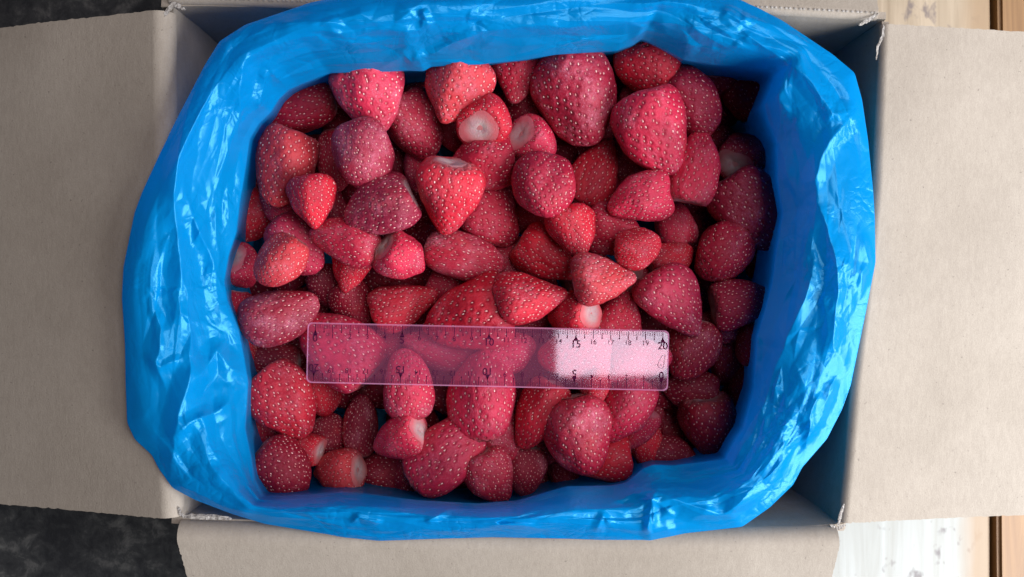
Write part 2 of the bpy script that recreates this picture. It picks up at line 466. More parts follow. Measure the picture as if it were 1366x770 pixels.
# ------------------------------------------------------------------ blue bag
OUT = [(410,5),(327,33),(293,55),(273,87),(230,170),(190,257),(180,284),(165,357),(163,397),(167,457),(168,514),(170,564),(180,586),(203,607),(213,627),(230,651),(260,667),(310,686),(353,699),(455,716),(506,721),(589,718),(656,716),(756,718),(869,722),(911,712),(990,703),(1027,677),(1058,647),(1070,624),(1103,586),(1123,547),(1135,514),(1155,417),(1168,350),(1167,290),(1165,257),(1158,187),(1150,133),(1140,97),(1110,72),(1043,27),(1010,10),(987,0),(930,-16),(820,-20),(700,-18),(560,-16),(470,-8)]
INN = [(333,185),(345,165),(361,150),(372,132),(385,120),(400,113),(440,97),(490,97),(545,94),(565,95),(575,89),(640,86),(700,80),(740,73),(800,69),(822,68),(845,60),(855,52),(866,56),(880,63),(912,80),(950,86),(1000,89),(1028,92),(1035,98),(1027,118),(1019,140),(1027,165),(1037,190),(1038,240),(1045,285),(1038,322),(1030,380),(1022,410),(1010,450),(1006,520),(996,558),(992,573),(980,590),(968,613),(935,617),(900,621),(872,620),(858,625),(848,634),(836,644),(818,648),(756,649),(690,668),(640,672),(560,668),(485,659),(455,657),(380,662),(352,662),(340,640),(335,610),(327,572),(331,510),(325,475),(318,440),(303,400),(299,375),(305,340),(315,310),(320,270),(328,220)]
CX, CY = 683.0, 385.0
def polar(pts, n, k):
    a = np.array(pts, float); th = np.arctan2(-(a[:, 1] - CY), a[:, 0] - CX); r = np.hypot(a[:, 0] - CX, a[:, 1] - CY)
    # densify straight segments first
    q = []
    for i in range(len(a)):
        p0, p1 = a[i], a[(i + 1) % len(a)]
        for t in np.linspace(0, 1, 12, endpoint=False): q.append(p0 * (1 - t) + p1 * t)
    q = np.array(q); th = np.arctan2(-(q[:, 1] - CY), q[:, 0] - CX); r = np.hypot(q[:, 0] - CX, q[:, 1] - CY)
    o = np.argsort(th); th, r = th[o], r[o]
    T = np.linspace(-math.pi, math.pi, n, endpoint=False)
    R = np.interp(T, np.r_[th - 2 * math.pi, th, th + 2 * math.pi], np.r_[r, r, r])
    for _ in range(k): R = (np.roll(R, 1) + 2 * R + np.roll(R, -1)) / 4
    return np.stack([CX + R * np.cos(T), CY - R * np.sin(T)], -1), T
NA, NU = 1520, 153
pin, TT = polar(INN, NA, 3)
pout, _ = polar(OUT, NA, 3)
def vnoise(x, y, seed):
    """smooth value noise on numpy arrays"""
    xi, yi = np.floor(x).astype(int), np.floor(y).astype(int); fx, fy = x - xi, y - yi
    fx = fx * fx * fx * (fx * (fx * 6 - 15) + 10); fy = fy * fy * fy * (fy * (fy * 6 - 15) + 10)
    def h(i, j):
        v = np.sin(i * 127.1 + j * 311.7 + seed * 74.7) * 43758.5453
        return v - np.floor(v)
    return (h(xi, yi) * (1 - fx) + h(xi + 1, yi) * fx) * (1 - fy) + (h(xi, yi + 1) * (1 - fx) + h(xi + 1, yi + 1) * fx) * fy
def seg_dist(px, py, line):
    d = np.full(px.shape, 1e9); side = np.zeros(px.shape); along = np.zeros(px.shape)
    pts = np.array(line, float); L = np.r_[0, np.cumsum(np.hypot(*np.diff(pts, axis=0).T))]
    for k in range(len(pts) - 1):
        a, b = pts[k], pts[k + 1]; v = b - a; l2 = (v ** 2).sum()
        t = np.clip(((px - a[0]) * v[0] + (py - a[1]) * v[1]) / l2, 0, 1)
        qx, qy = a[0] + t * v[0], a[1] + t * v[1]; dd = np.hypot(px - qx, py - qy)
        m = dd < d
        cr = v[0] * (py - qy) - v[1] * (px - qx)
        side = np.where(m, np.sign(cr), side); along = np.where(m, (L[k] + t * math.sqrt(l2)) / L[-1], along); d = np.where(m, dd, d)
    return d, side, along
# creases seen in the film (photo pixels): line, height in mm, width in px, one-sided step?
FOLDS = [
 ([(332,71),(322,95),(318,126),(320,150),(316,195)], 3.0, 20, 0),
 ([(357,92),(353,112),(345,150)], 2.2, 12, 0), ([(360,90),(385,118),(395,112)], 2.0, 12, 0),
 ([(270,92),(252,140),(240,190),(232,260),(236,330),(250,400),(256,460),(252,514),(231,582),(229,648)], 5.0, 24, 1),
 ([(247,257),(262,300),(287,357),(310,424),(325,480)], 3.6, 18, 1),
 ([(287,270),(290,330),(292,360)], 2.0, 10, 0),
 ([(255,514),(267,500),(288,470),(310,492),(330,500)], 4.0, 20, 0),
 ([(231,582),(262,560),(288,548),(308,535)], 3.0, 16, 0),
 ([(229,645),(260,655),(300,676),(340,690)], 3.4, 16, 0),
 ([(205,400),(215,440),(208,480),(222,520)], 1.8, 12, 0), ([(190,470),(215,490),(245,480)], 1.6, 10, 0),
 ([(1083,257),(1100,290),(1113,344),(1117,387),(1110,464),(1127,487)], 4.4, 22, 1),
 ([(1090,350),(1067,414),(1037,484),(1027,514),(1020,540),(972,606)], 4.2, 22, 1),
 ([(1043,77),(1040,130),(1040,200),(1060,260)], 3.6, 18, 0), ([(1040,80),(1075,100),(1110,150),(1140,150)], 3.4, 20, 0),
 ([(1140,150),(1105,190),(1085,240),(1090,260)], 3.0, 18, 0), ([(1150,310),(1160,350),(1148,400)], 1.8, 10, 0),
 ([(990,40),(1040,78),(1020,82)], 2.6, 14, 0), ([(965,10),(985,30),(1000,25)], 2.4, 14, 0),
 ([(330,33),(390,28),(450,32),(530,25),(640,12)], 3.2, 26, 0),
 ([(400,72),(470,60),(560,48),(700,36),(800,36),(856,30)], 3.0, 24, 0),
 ([(553,82),(590,66),(640,44)], 2.4, 12, 0), ([(563,12),(572,32),(560,30)], 2.0, 10, 0),
 ([(856,30),(853,55)], 2.4, 18, 1), ([(856,32),(900,30),(960,42),(1010,70)], 2.8, 20, 0),
 ([(500,95),(540,70),(553,82),(562,62)], 1.8, 14, 0),
 ([(862,714),(868,668),(872,705)], 3.0, 10, 0), ([(856,700),(868,712),(900,705)], 2.6, 14, 0),
 ([(340,664),(420,676),(520,684),(640,690),(760,690),(850,700)], 3.0, 26, 0),
 ([(1060,600),(1010,650),(960,690)], 3.4, 20, 1), ([(1098,520),(1080,560),(1075,600)], 3.2, 14, 0), ([(1115,500),(1098,555),(1072,590)], 3.0, 12, 0),
 ([(840,660),(900,650),(960,655),(1010,668)], 3.0, 22, 0), ([(830,655),(870,664),(900,690)], 2.6, 18, 0),
 ([(818,650),(845,648),(875,656),(915,672),(965,686)], 5.0, 24, 0),
 ([(470,700),(480,690),(510,700)], 2.0, 9, 0), ([(565,695),(600,680)], 1.6, 9, 0), ([(795,712),(805,690),(815,702)], 2.0, 10, 0),
]
u = np.linspace(0, 1, NU)
px = pin[:, None, 0] * (1 - u) + pout[:, None, 0] * u
py = pin[:, None, 1] * (1 - u) + pout[:, None, 1] * u
s_arc = np.r_[0, np.cumsum(np.hypot(*np.diff(pout, axis=0).T))]      # arc length round the rim in px
S = np.repeat(s_arc[:, None], NU, 1); U = np.repeat(u[None, :], NA, 0)
wid = np.hypot(*(pout - pin).T)[:, None]
# base profile: from the berries up to the crest, then over
cr_, sr_ = np.cos(TT), np.sin(TT)
bot_ = np.clip(-sr_ * 1.6 - .35, 0, 1); rgt_ = np.clip(cr_ * 1.6 - .6, 0, 1)
z_in = 0.170 + 0.002 * np.sin(TT * 5) + .013 * bot_ + .007 * rgt_
uc_ = (.78 - .30 * bot_ - .20 * rgt_)[:, None]
ang = TT
crest = 0.206 + 0.003 * np.sin(ang * 3 + 1)
right = np.clip(np.cos(ang), 0, 1) ** 2
crest = crest - 0.006 * right
zi = z_in[:, None]; zc = crest[:, None]
up = np.clip(U / uc_, 0, 1)
z = zi + (zc - zi) * (1 - (1 - up) ** 1.7) - np.clip((U - uc_) / (1 - uc_), 0, 1) ** 2 * (0.006 + .004 * bot_[:, None])
# lower, slack film in the bottom right corner and along the bottom
dent = np.exp(-(((px - 900) / 90) ** 2 + ((py - 640) / 32) ** 2)); z -= 0.020 * dent * np.clip(1 - U, 0, 1) 
env = np.sin(math.pi * np.clip(U * 0.92 + 0.06, 0, 1)) ** 0.6
for line, hmm, w, one in FOLDS:
    d, sd, al = seg_dist(px + 5 * (vnoise(px / 26, py / 26, 70) - .5), py + 5 * (vnoise(px / 26, py / 26, 71) - .5), line)
    fade = np.clip(np.minimum(al, 1 - al) * 5 + 0.15, 0, 1)
    t = np.clip(1 - d / w, 0, 1)
    if False: t = np.where(sd > 0, t ** 1.2, np.clip(1 - d / (w * .4), 0, 1))
    z = z + hmm * 0.001 * 1.2 * t ** 1.3 * fade * np.clip(env * 1.3, 0, 1)
# crumpled film: flat facets that meet in sharp creases, long ones along the rim and small ones in patches
from mathutils.geometry import delaunay_2d_cdt
from mathutils.bvhtree import BVHTree
V_ = U * 112.0
def facets(ss, vs, jit, seed, lean):
    r_ = np.random.default_rng(seed)
    S1 = s_arc[-1]
    pts = []
    for k, sv in enumerate(np.arange(-3 * ss, S1 + 3 * ss, ss)):
        for vv in np.arange(-2 * vs, 112 + 2.5 * vs, vs):
            pts.append((sv + r_.uniform(-jit, jit) * ss + lean * vv, vv + (k % 2) * vs / 2 + r_.uniform(-jit, jit) * vs))
    sc = vs / ss                                   # triangulate in a squeezed plane so that the facets come out long
    vs2 = [Vector((p[0] * sc, p[1])) for p in pts]
    hv = r_.uniform(-1, 1, len(pts))
    vo, _, fo, ov, _, _ = delaunay_2d_cdt(vs2, [], [], 0, 1e-4)
    hv2 = [hv[o_[0]] if o_ else 0.0 for o_ in ov]
    tree = BVHTree.FromPolygons([Vector((v.x, v.y, h)) for v, h in zip(vo, hv2)], [tuple(f) for f in fo])
    out = np.zeros(S.shape)
    dn = Vector((0, 0, -1))
    Sw = (S + 16 * (vnoise(S / 90, V_ / 60, seed) - .5)) * sc; Vw = V_ + 12 * (vnoise(S / 110, V_ / 50, seed + 3) - .5)
    for i in range(0, NA):
        for j in range(0, NU, 1):
            hit = tree.ray_cast(Vector((Sw[i, j], Vw[i, j], 5.0)), dn)
            out[i, j] = hit[0].z if hit[0] is not None else 0.0
    # join the two ends of the ring
    nb = 40; w_ = np.linspace(0, 1, nb)[:, None]
    out[-nb:] = out[-nb:] * (1 - w_) + out[0:1] * w_
    return out
patch = np.clip(vnoise(S / 95, V_ / 60, 21) * 3.0 - 1.25, 0, 1)
patch2 = np.clip(vnoise(S / 80 + 7, V_ / 55, 26) * 3.0 - 1.2, 0, 1)
hz = .0032 * facets(190, 30, .42, 1, .8) + .0027 * facets(84, 17, .42, 2, -1.3) * (.45 + .55 * patch2) + .0016 * facets(32, 11, .45, 3, .7) * (.15 + .85 * patch) + .0008 * facets(11, 7, .45, 4, 0) * patch * (.2 + .8 * patch2)
for _ in range(0):
    hz[:, 1:-1] = (np.roll(hz, 1, 0)[:, 1:-1] + np.roll(hz, -1, 0)[:, 1:-1] + hz[:, 2:] + hz[:, :-2] + 2 * hz[:, 1:-1]) / 6
z = z + hz * np.clip(env * 1.25, 0, 1)
body = PX(np.stack([px, py], -1), z)
# hidden skirts: inside down beside the berries, outside down and tucked in
def ring(base, dxy, dz):
    c = np.array([0.0, 0.0]); v = base[:, :2]; r = np.linalg.norm(v, axis=1, keepdims=True)
    o = base.copy(); o[:, :2] += v / r * dxy; o[:, 2] += dz if np.isscalar(dz) else dz
    return o
inner0 = body[:, 0]; outer0 = body[:, -1]
def sink(base, k, zv):
    o = base.copy(); o[:, :2] *= k; o[:, 2] = zv + .002 * np.sin(TT * 9); return o
rows_in = [sink(inner0, k, zv) for k, zv in ((.02, .040), (.3, .041), (.6, .042), (.85, .044), (1.0, .050))]
rows_in += [ring(inner0, d, z_) for d, z_ in ((0.016, -0.105), (0.014, -0.085), (0.012, -0.06), (0.008, -0.036), (0.0045, -0.018), (0.002, -0.008), (0.0006, -0.003))]
# is the rim outside the box opening there? then it lies on the flap, else it hangs into the box
ox, oy = pout[:, 0], pout[:, 1]
over = ((ox < 226) | (oy > 712) | (oy < 12)).astype(float)
for _ in range(60): over = (np.roll(over, 1) + 2 * over + np.roll(over, -1)) / 4
drop = 0.125 * (1 - over) + 0.010 * over
rows_out = []
for k in (0.06, 0.16, 0.3, 0.5, 0.75, 1.0):
    r_ = ring(outer0, -0.002 * k - 0.006 * k * k, 0.0); 
    r_[:, :2] += (outer0[:, :2] / np.linalg.norm(outer0[:, :2], axis=1, keepdims=True)) * 0.0012 * math.sin(math.pi * min(1, k * 3))
    r_[:, 2] -= drop * k
    r_[:, 2] = np.maximum(r_[:, 2], np.where(over > 0.5, RIM + 0.0012, 0))
    rows_out.append(r_)
V = np.concatenate([np.stack(rows_in, 1), body, np.stack(rows_out, 1)], 1)
NB = V.shape[1]
me = mesh_np('blue_bag', V.reshape(-1, 3), grid_faces(NA, NB, True))
bag = link('plastic_bag', me, M_BAG)
bag['label'] = 'crumpled shiny blue plastic bag lining the cardboard box, rolled open over its rim'
bag['category'] = 'plastic bag'

# ------------------------------------------------------------------ strawberries
def catmull(pts, n):
    p = np.array(pts, float); p = np.r_[[2 * p[0] - p[1]], p, [2 * p[-1] - p[-2]]]
    out = []
    m = len(p) - 3
    for s in np.linspace(0, m - 1e-6, n):
        k = int(s); t = s - k; a, b, c, d = p[k:k + 4]
        out.append(0.5 * (2 * b + (c - a) * t + (2 * a - 5 * b + 4 * c - d) * t * t + (3 * b - a - 3 * c + d) * t ** 3))
    o = np.array(out); o[:, 1] = np.maximum(o[:, 1], 0.0); return o
PROF = {   # (z, r): stem end at z=-.5, tip at z=.5
 'cone':  [(-.455,0),(-.465,.12),(-.485,.26),(-.46,.38),(-.38,.465),(-.26,.50),(-.10,.46),(.08,.385),(.24,.285),(.37,.182),(.46,.092),(.495,.036),(.5,0)],
 'ovate': [(-.47,0),(-.475,.10),(-.485,.20),(-.46,.30),(-.38,.41),(-.22,.485),(-.04,.50),(.14,.455),(.29,.365),(.40,.25),(.465,.14),(.495,.05),(.5,0)],
 'blunt': [(-.45,0),(-.46,.14),(-.48,.28),(-.455,.39),(-.37,.46),(-.2,.50),(0,.475),(.14,.415),(.28,.325),(.40,.215),(.47,.110),(.497,.04),(.5,0)],
 'cut':   [(-.47,0),(-.472,.16),(-.475,.30),(-.465,.395),(-.42,.455),(-.3,.495),(-.12,.49),(.06,.43),(.22,.335),(.36,.215),(.45,.11),(.492,.04),(.5,0)],
}
NTH, NPR = 150, 104
def make_variant(kind, seed):
    r0 = np.random.default_rng(seed)
    pr = catmull(PROF[kind], 900)
    s = np.r_[0, np.cumsum(np.hypot(*np.diff(pr, axis=0).T))]
    ss = np.linspace(0, s[-1], NPR); zz = np.interp(ss, s, pr[:, 0]); rr = np.interp(ss, s, pr[:, 1])
    th = np.linspace(0, 2 * math.pi, NTH, endpoint=False)
    ph = r0.uniform(0, 6.28, 8); am = r0.uniform(.5, 1, 8)
    bend = r0.uniform(-.09, .09, 2)
    planes = []
    for q in range(3):
        a_ = r0.uniform(0, 6.28); b_ = r0.uniform(-.15, .55)
        planes.append((np.array([math.cos(a_) * math.cos(b_), math.sin(a_) * math.cos(b_), math.sin(b_)]), r0.uniform(.36, .46)))
    def shape(zv, rv, tv):
        lob = 1 + .055 * am[0] * np.cos(2 * tv + ph[0]) + .045 * am[1] * np.cos(3 * tv + ph[1] + 1.2 * zv) + .022 * am[2] * np.cos(5 * tv + ph[2] - 2 * zv)
        lob += .035 * am[3] * np.sin(6 * zv + ph[3] + np.cos(tv + ph[4]))
        r = rv * lob
        x = r * np.cos(tv) + bend[0] * (zv + .3) ** 2; y = r * np.sin(tv) + bend[1] * (zv + .3) ** 2
        z = zv + rv * (.07 * am[5] * np.cos(tv + ph[5]) + .035 * am[6] * np.cos(2 * tv + ph[6]))
        p = np.stack([x, y, z], -1)
        for n_, h_ in planes:
            q_ = ((p * n_).sum(-1) - h_) * 22.0; d_ = np.logaddexp(0, q_) / 22.0
            p = p - (d_ * .62)[..., None] * n_
        return p
    G = shape(zz[None, :, None].repeat(NTH, 0)[..., 0], rr[None, :].repeat(NTH, 0), th[:, None].repeat(NPR, 1))
    # seeds: phyllotaxis spread evenly over the area
    area_ = np.r_[0, np.cumsum((rr[1:] + rr[:-1]) / 2 * np.diff(ss))]
    N = int(r0.integers(310, 370))
    a0 = np.interp(.19, ss, area_)
    ak = a0 + (area_[-1] - a0) * (np.arange(N) + .5) / N
    sk = np.interp(ak, area_, ss) + r0.normal(0, .012, N); tk = np.arange(N) * 2.399963 + r0.normal(0, .06, N)
    sk = np.clip(sk, .1, ss[-1] - .004)
    zk, rk = np.interp(sk, ss, zz), np.interp(sk, ss, rr)
    Kp = shape(zk, rk, tk)
    e = 1e-3
    d_t = shape(zk, rk, tk + e) - Kp; zk2, rk2 = np.interp(sk + e, ss, zz), np.interp(sk + e, ss, rr)
    d_s = shape(zk2, rk2, tk) - Kp
    nk = np.cross(d_t, d_s); nk /= np.linalg.norm(nk, axis=1, keepdims=True)
    d_s /= np.linalg.norm(d_s, axis=1, keepdims=True)
    flip = np.sign((nk * (Kp - np.array([0, 0, -.1]))).sum(1)); nk *= flip[:, None]
    du = np.roll(G, -1, 0) - np.roll(G, 1, 0); dv = np.gradient(G, axis=1)
    nr = np.cross(du, dv); nl = np.linalg.norm(nr, axis=-1, keepdims=True); nr = nr / np.maximum(nl, 1e-9)
    nr *= np.sign((nr * (G - np.array([0, 0, -.1]))).sum(-1, keepdims=True))
    flat = G.reshape(-1, 3)
    best = np.full(len(flat), 9.0)
    for k in range(0, N, 40):
        dd = np.linalg.norm(flat[:, None, :] - Kp[None, k:k + 40, :], axis=-1).min(1); best = np.minimum(best, dd)
    dent = -.021 * np.exp(-(best / .022) ** 2) + .005 * np.exp(-((best - .038) / .014) ** 2)
    pole = np.clip(np.minimum(np.arange(NPR), NPR - 1 - np.arange(NPR)) / 6.0, 0, 1)
    dent = dent * np.tile(pole, NTH)
    lump = np.array([mnoise.noise(Vector(p * 3.2 + seed)) * .030 + mnoise.noise(Vector(p * 8.0 + seed)) * .010 for p in flat])
    flat = flat + nr.reshape(-1, 3) * (dent + lump * np.tile(pole, NTH))[:, None]
    body = mesh_np('strawberry', flat, grid_faces(NTH, NPR, True)[:, ::-1])
    pale = 1 - np.clip((ss - .10) / r0.uniform(.22, .36), 0, 1); pale = (pale ** 1.3)
    jit = np.clip(np.tile(pale, NTH), 0, 1)
    at = body.attributes.new('pale', 'FLOAT', 'POINT'); at.data.foreach_set('value', jit.astype(np.float32))
    at = body.attributes.new('pit', 'FLOAT', 'POINT'); at.data.foreach_set('value', np.exp(-(best / .027) ** 2).astype(np.float32))
    body.materials.append(M_BERRY)
    # seeds mesh
    nlon, V, Fc = 6, [], []
    for k in range(N):
        n = nk[k]; t = d_s[k]; b = np.cross(n, t)
        Lk = mnoise.noise(Vector(Kp[k] * 3.2 + seed)) * .030 + mnoise.noise(Vector(Kp[k] * 8.0 + seed)) * .010
        c = Kp[k] + n * (Lk - .0145)
        sc = r0.uniform(.68, 1.05)
        la, lb, lc = .0185 * sc, .0108 * sc, .0120
        base = len(V)
        V.append(c + n * lc)
        for ring_, (q, hgt) in enumerate(((.62, .78), (1.0, .05))):
            for j in range(nlon):
                a = j * 2 * math.pi / nlon
                tear = 1 - .25 * math.cos(a)
                V.append(c + t * (la * q * math.cos(a)) + b * (lb * q * tear * math.sin(a)) + n * (lc * hgt))
        for j in range(nlon):
            j2 = (j + 1) % nlon
            Fc.append((base, base + 1 + j, base + 1 + j2))
            Fc.append((base + 1 + j, base + 1 + nlon + j, base + 1 + nlon + j2, base + 1 + j2))
    seeds = mesh_np('seeds', V, Fc); seeds.materials.append(M_SEED)
    # stem scar: a thin lens over the cut end
    m_, V2, F2 = 40, [], []
    Rs = .25 if kind != 'cut' else .34
    zr = np.interp(np.linspace(0, Rs, 7), pr[:120, 1], pr[:120, 0])
    for q in range(7):
        rq = Rs * q / 6
        for j in range(m_):
            a = j * 2 * math.pi / m_
            wob = 1 + .10 * math.cos(2 * a + ph[0]) + .06 * math.cos(3 * a + ph[3]) if q else 0
            p = shape(np.array(zr[q]), np.array(rq * wob), np.array(a))
            lm = mnoise.noise(Vector(p * 3.2 + seed)) * .030 + mnoise.noise(Vector(p * 8.0 + seed)) * .010
            V2.append((p[0], p[1], p[2] - lm - .007 - .014 * (1 - (q / 6) ** 4) + .004 + .006 * mnoise.noise(Vector((p[0] * 14, p[1] * 14, seed))) + (.03 * math.exp(-(rq / .06) ** 2))))
    for q in range(6):
        for j in range(m_):
            F2.append((q * m_ + j, q * m_ + (j + 1) % m_, (q + 1) * m_ + (j + 1) % m_, (q + 1) * m_ + j))
    scar = mesh_np('stem_end', V2, F2); scar.materials.append(M_SCAR)
    # a coarse cloud of the surface for stacking
    cloud = shape(np.tile(np.interp(np.linspace(0, ss[-1], 26), ss, zz), 36), np.tile(np.interp(np.linspace(0, ss[-1], 26), ss, rr), 36), np.repeat(np.linspace(0, 2 * math.pi, 36, endpoint=False), 26))
    return dict(body=body, seeds=seeds, scar=scar, cloud=cloud)
VAR = {k: [make_variant(k, 100 * i + 17 * j + 5) for j in range(3)] for i, k in enumerate(PROF)}

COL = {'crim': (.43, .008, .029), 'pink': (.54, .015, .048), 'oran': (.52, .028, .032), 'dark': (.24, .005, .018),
       'purp': (.29, .008, .030), 'red': (.54, .010, .023)}  # purp: own tone of some berries, bag's blue bounce painted on right-hand ones
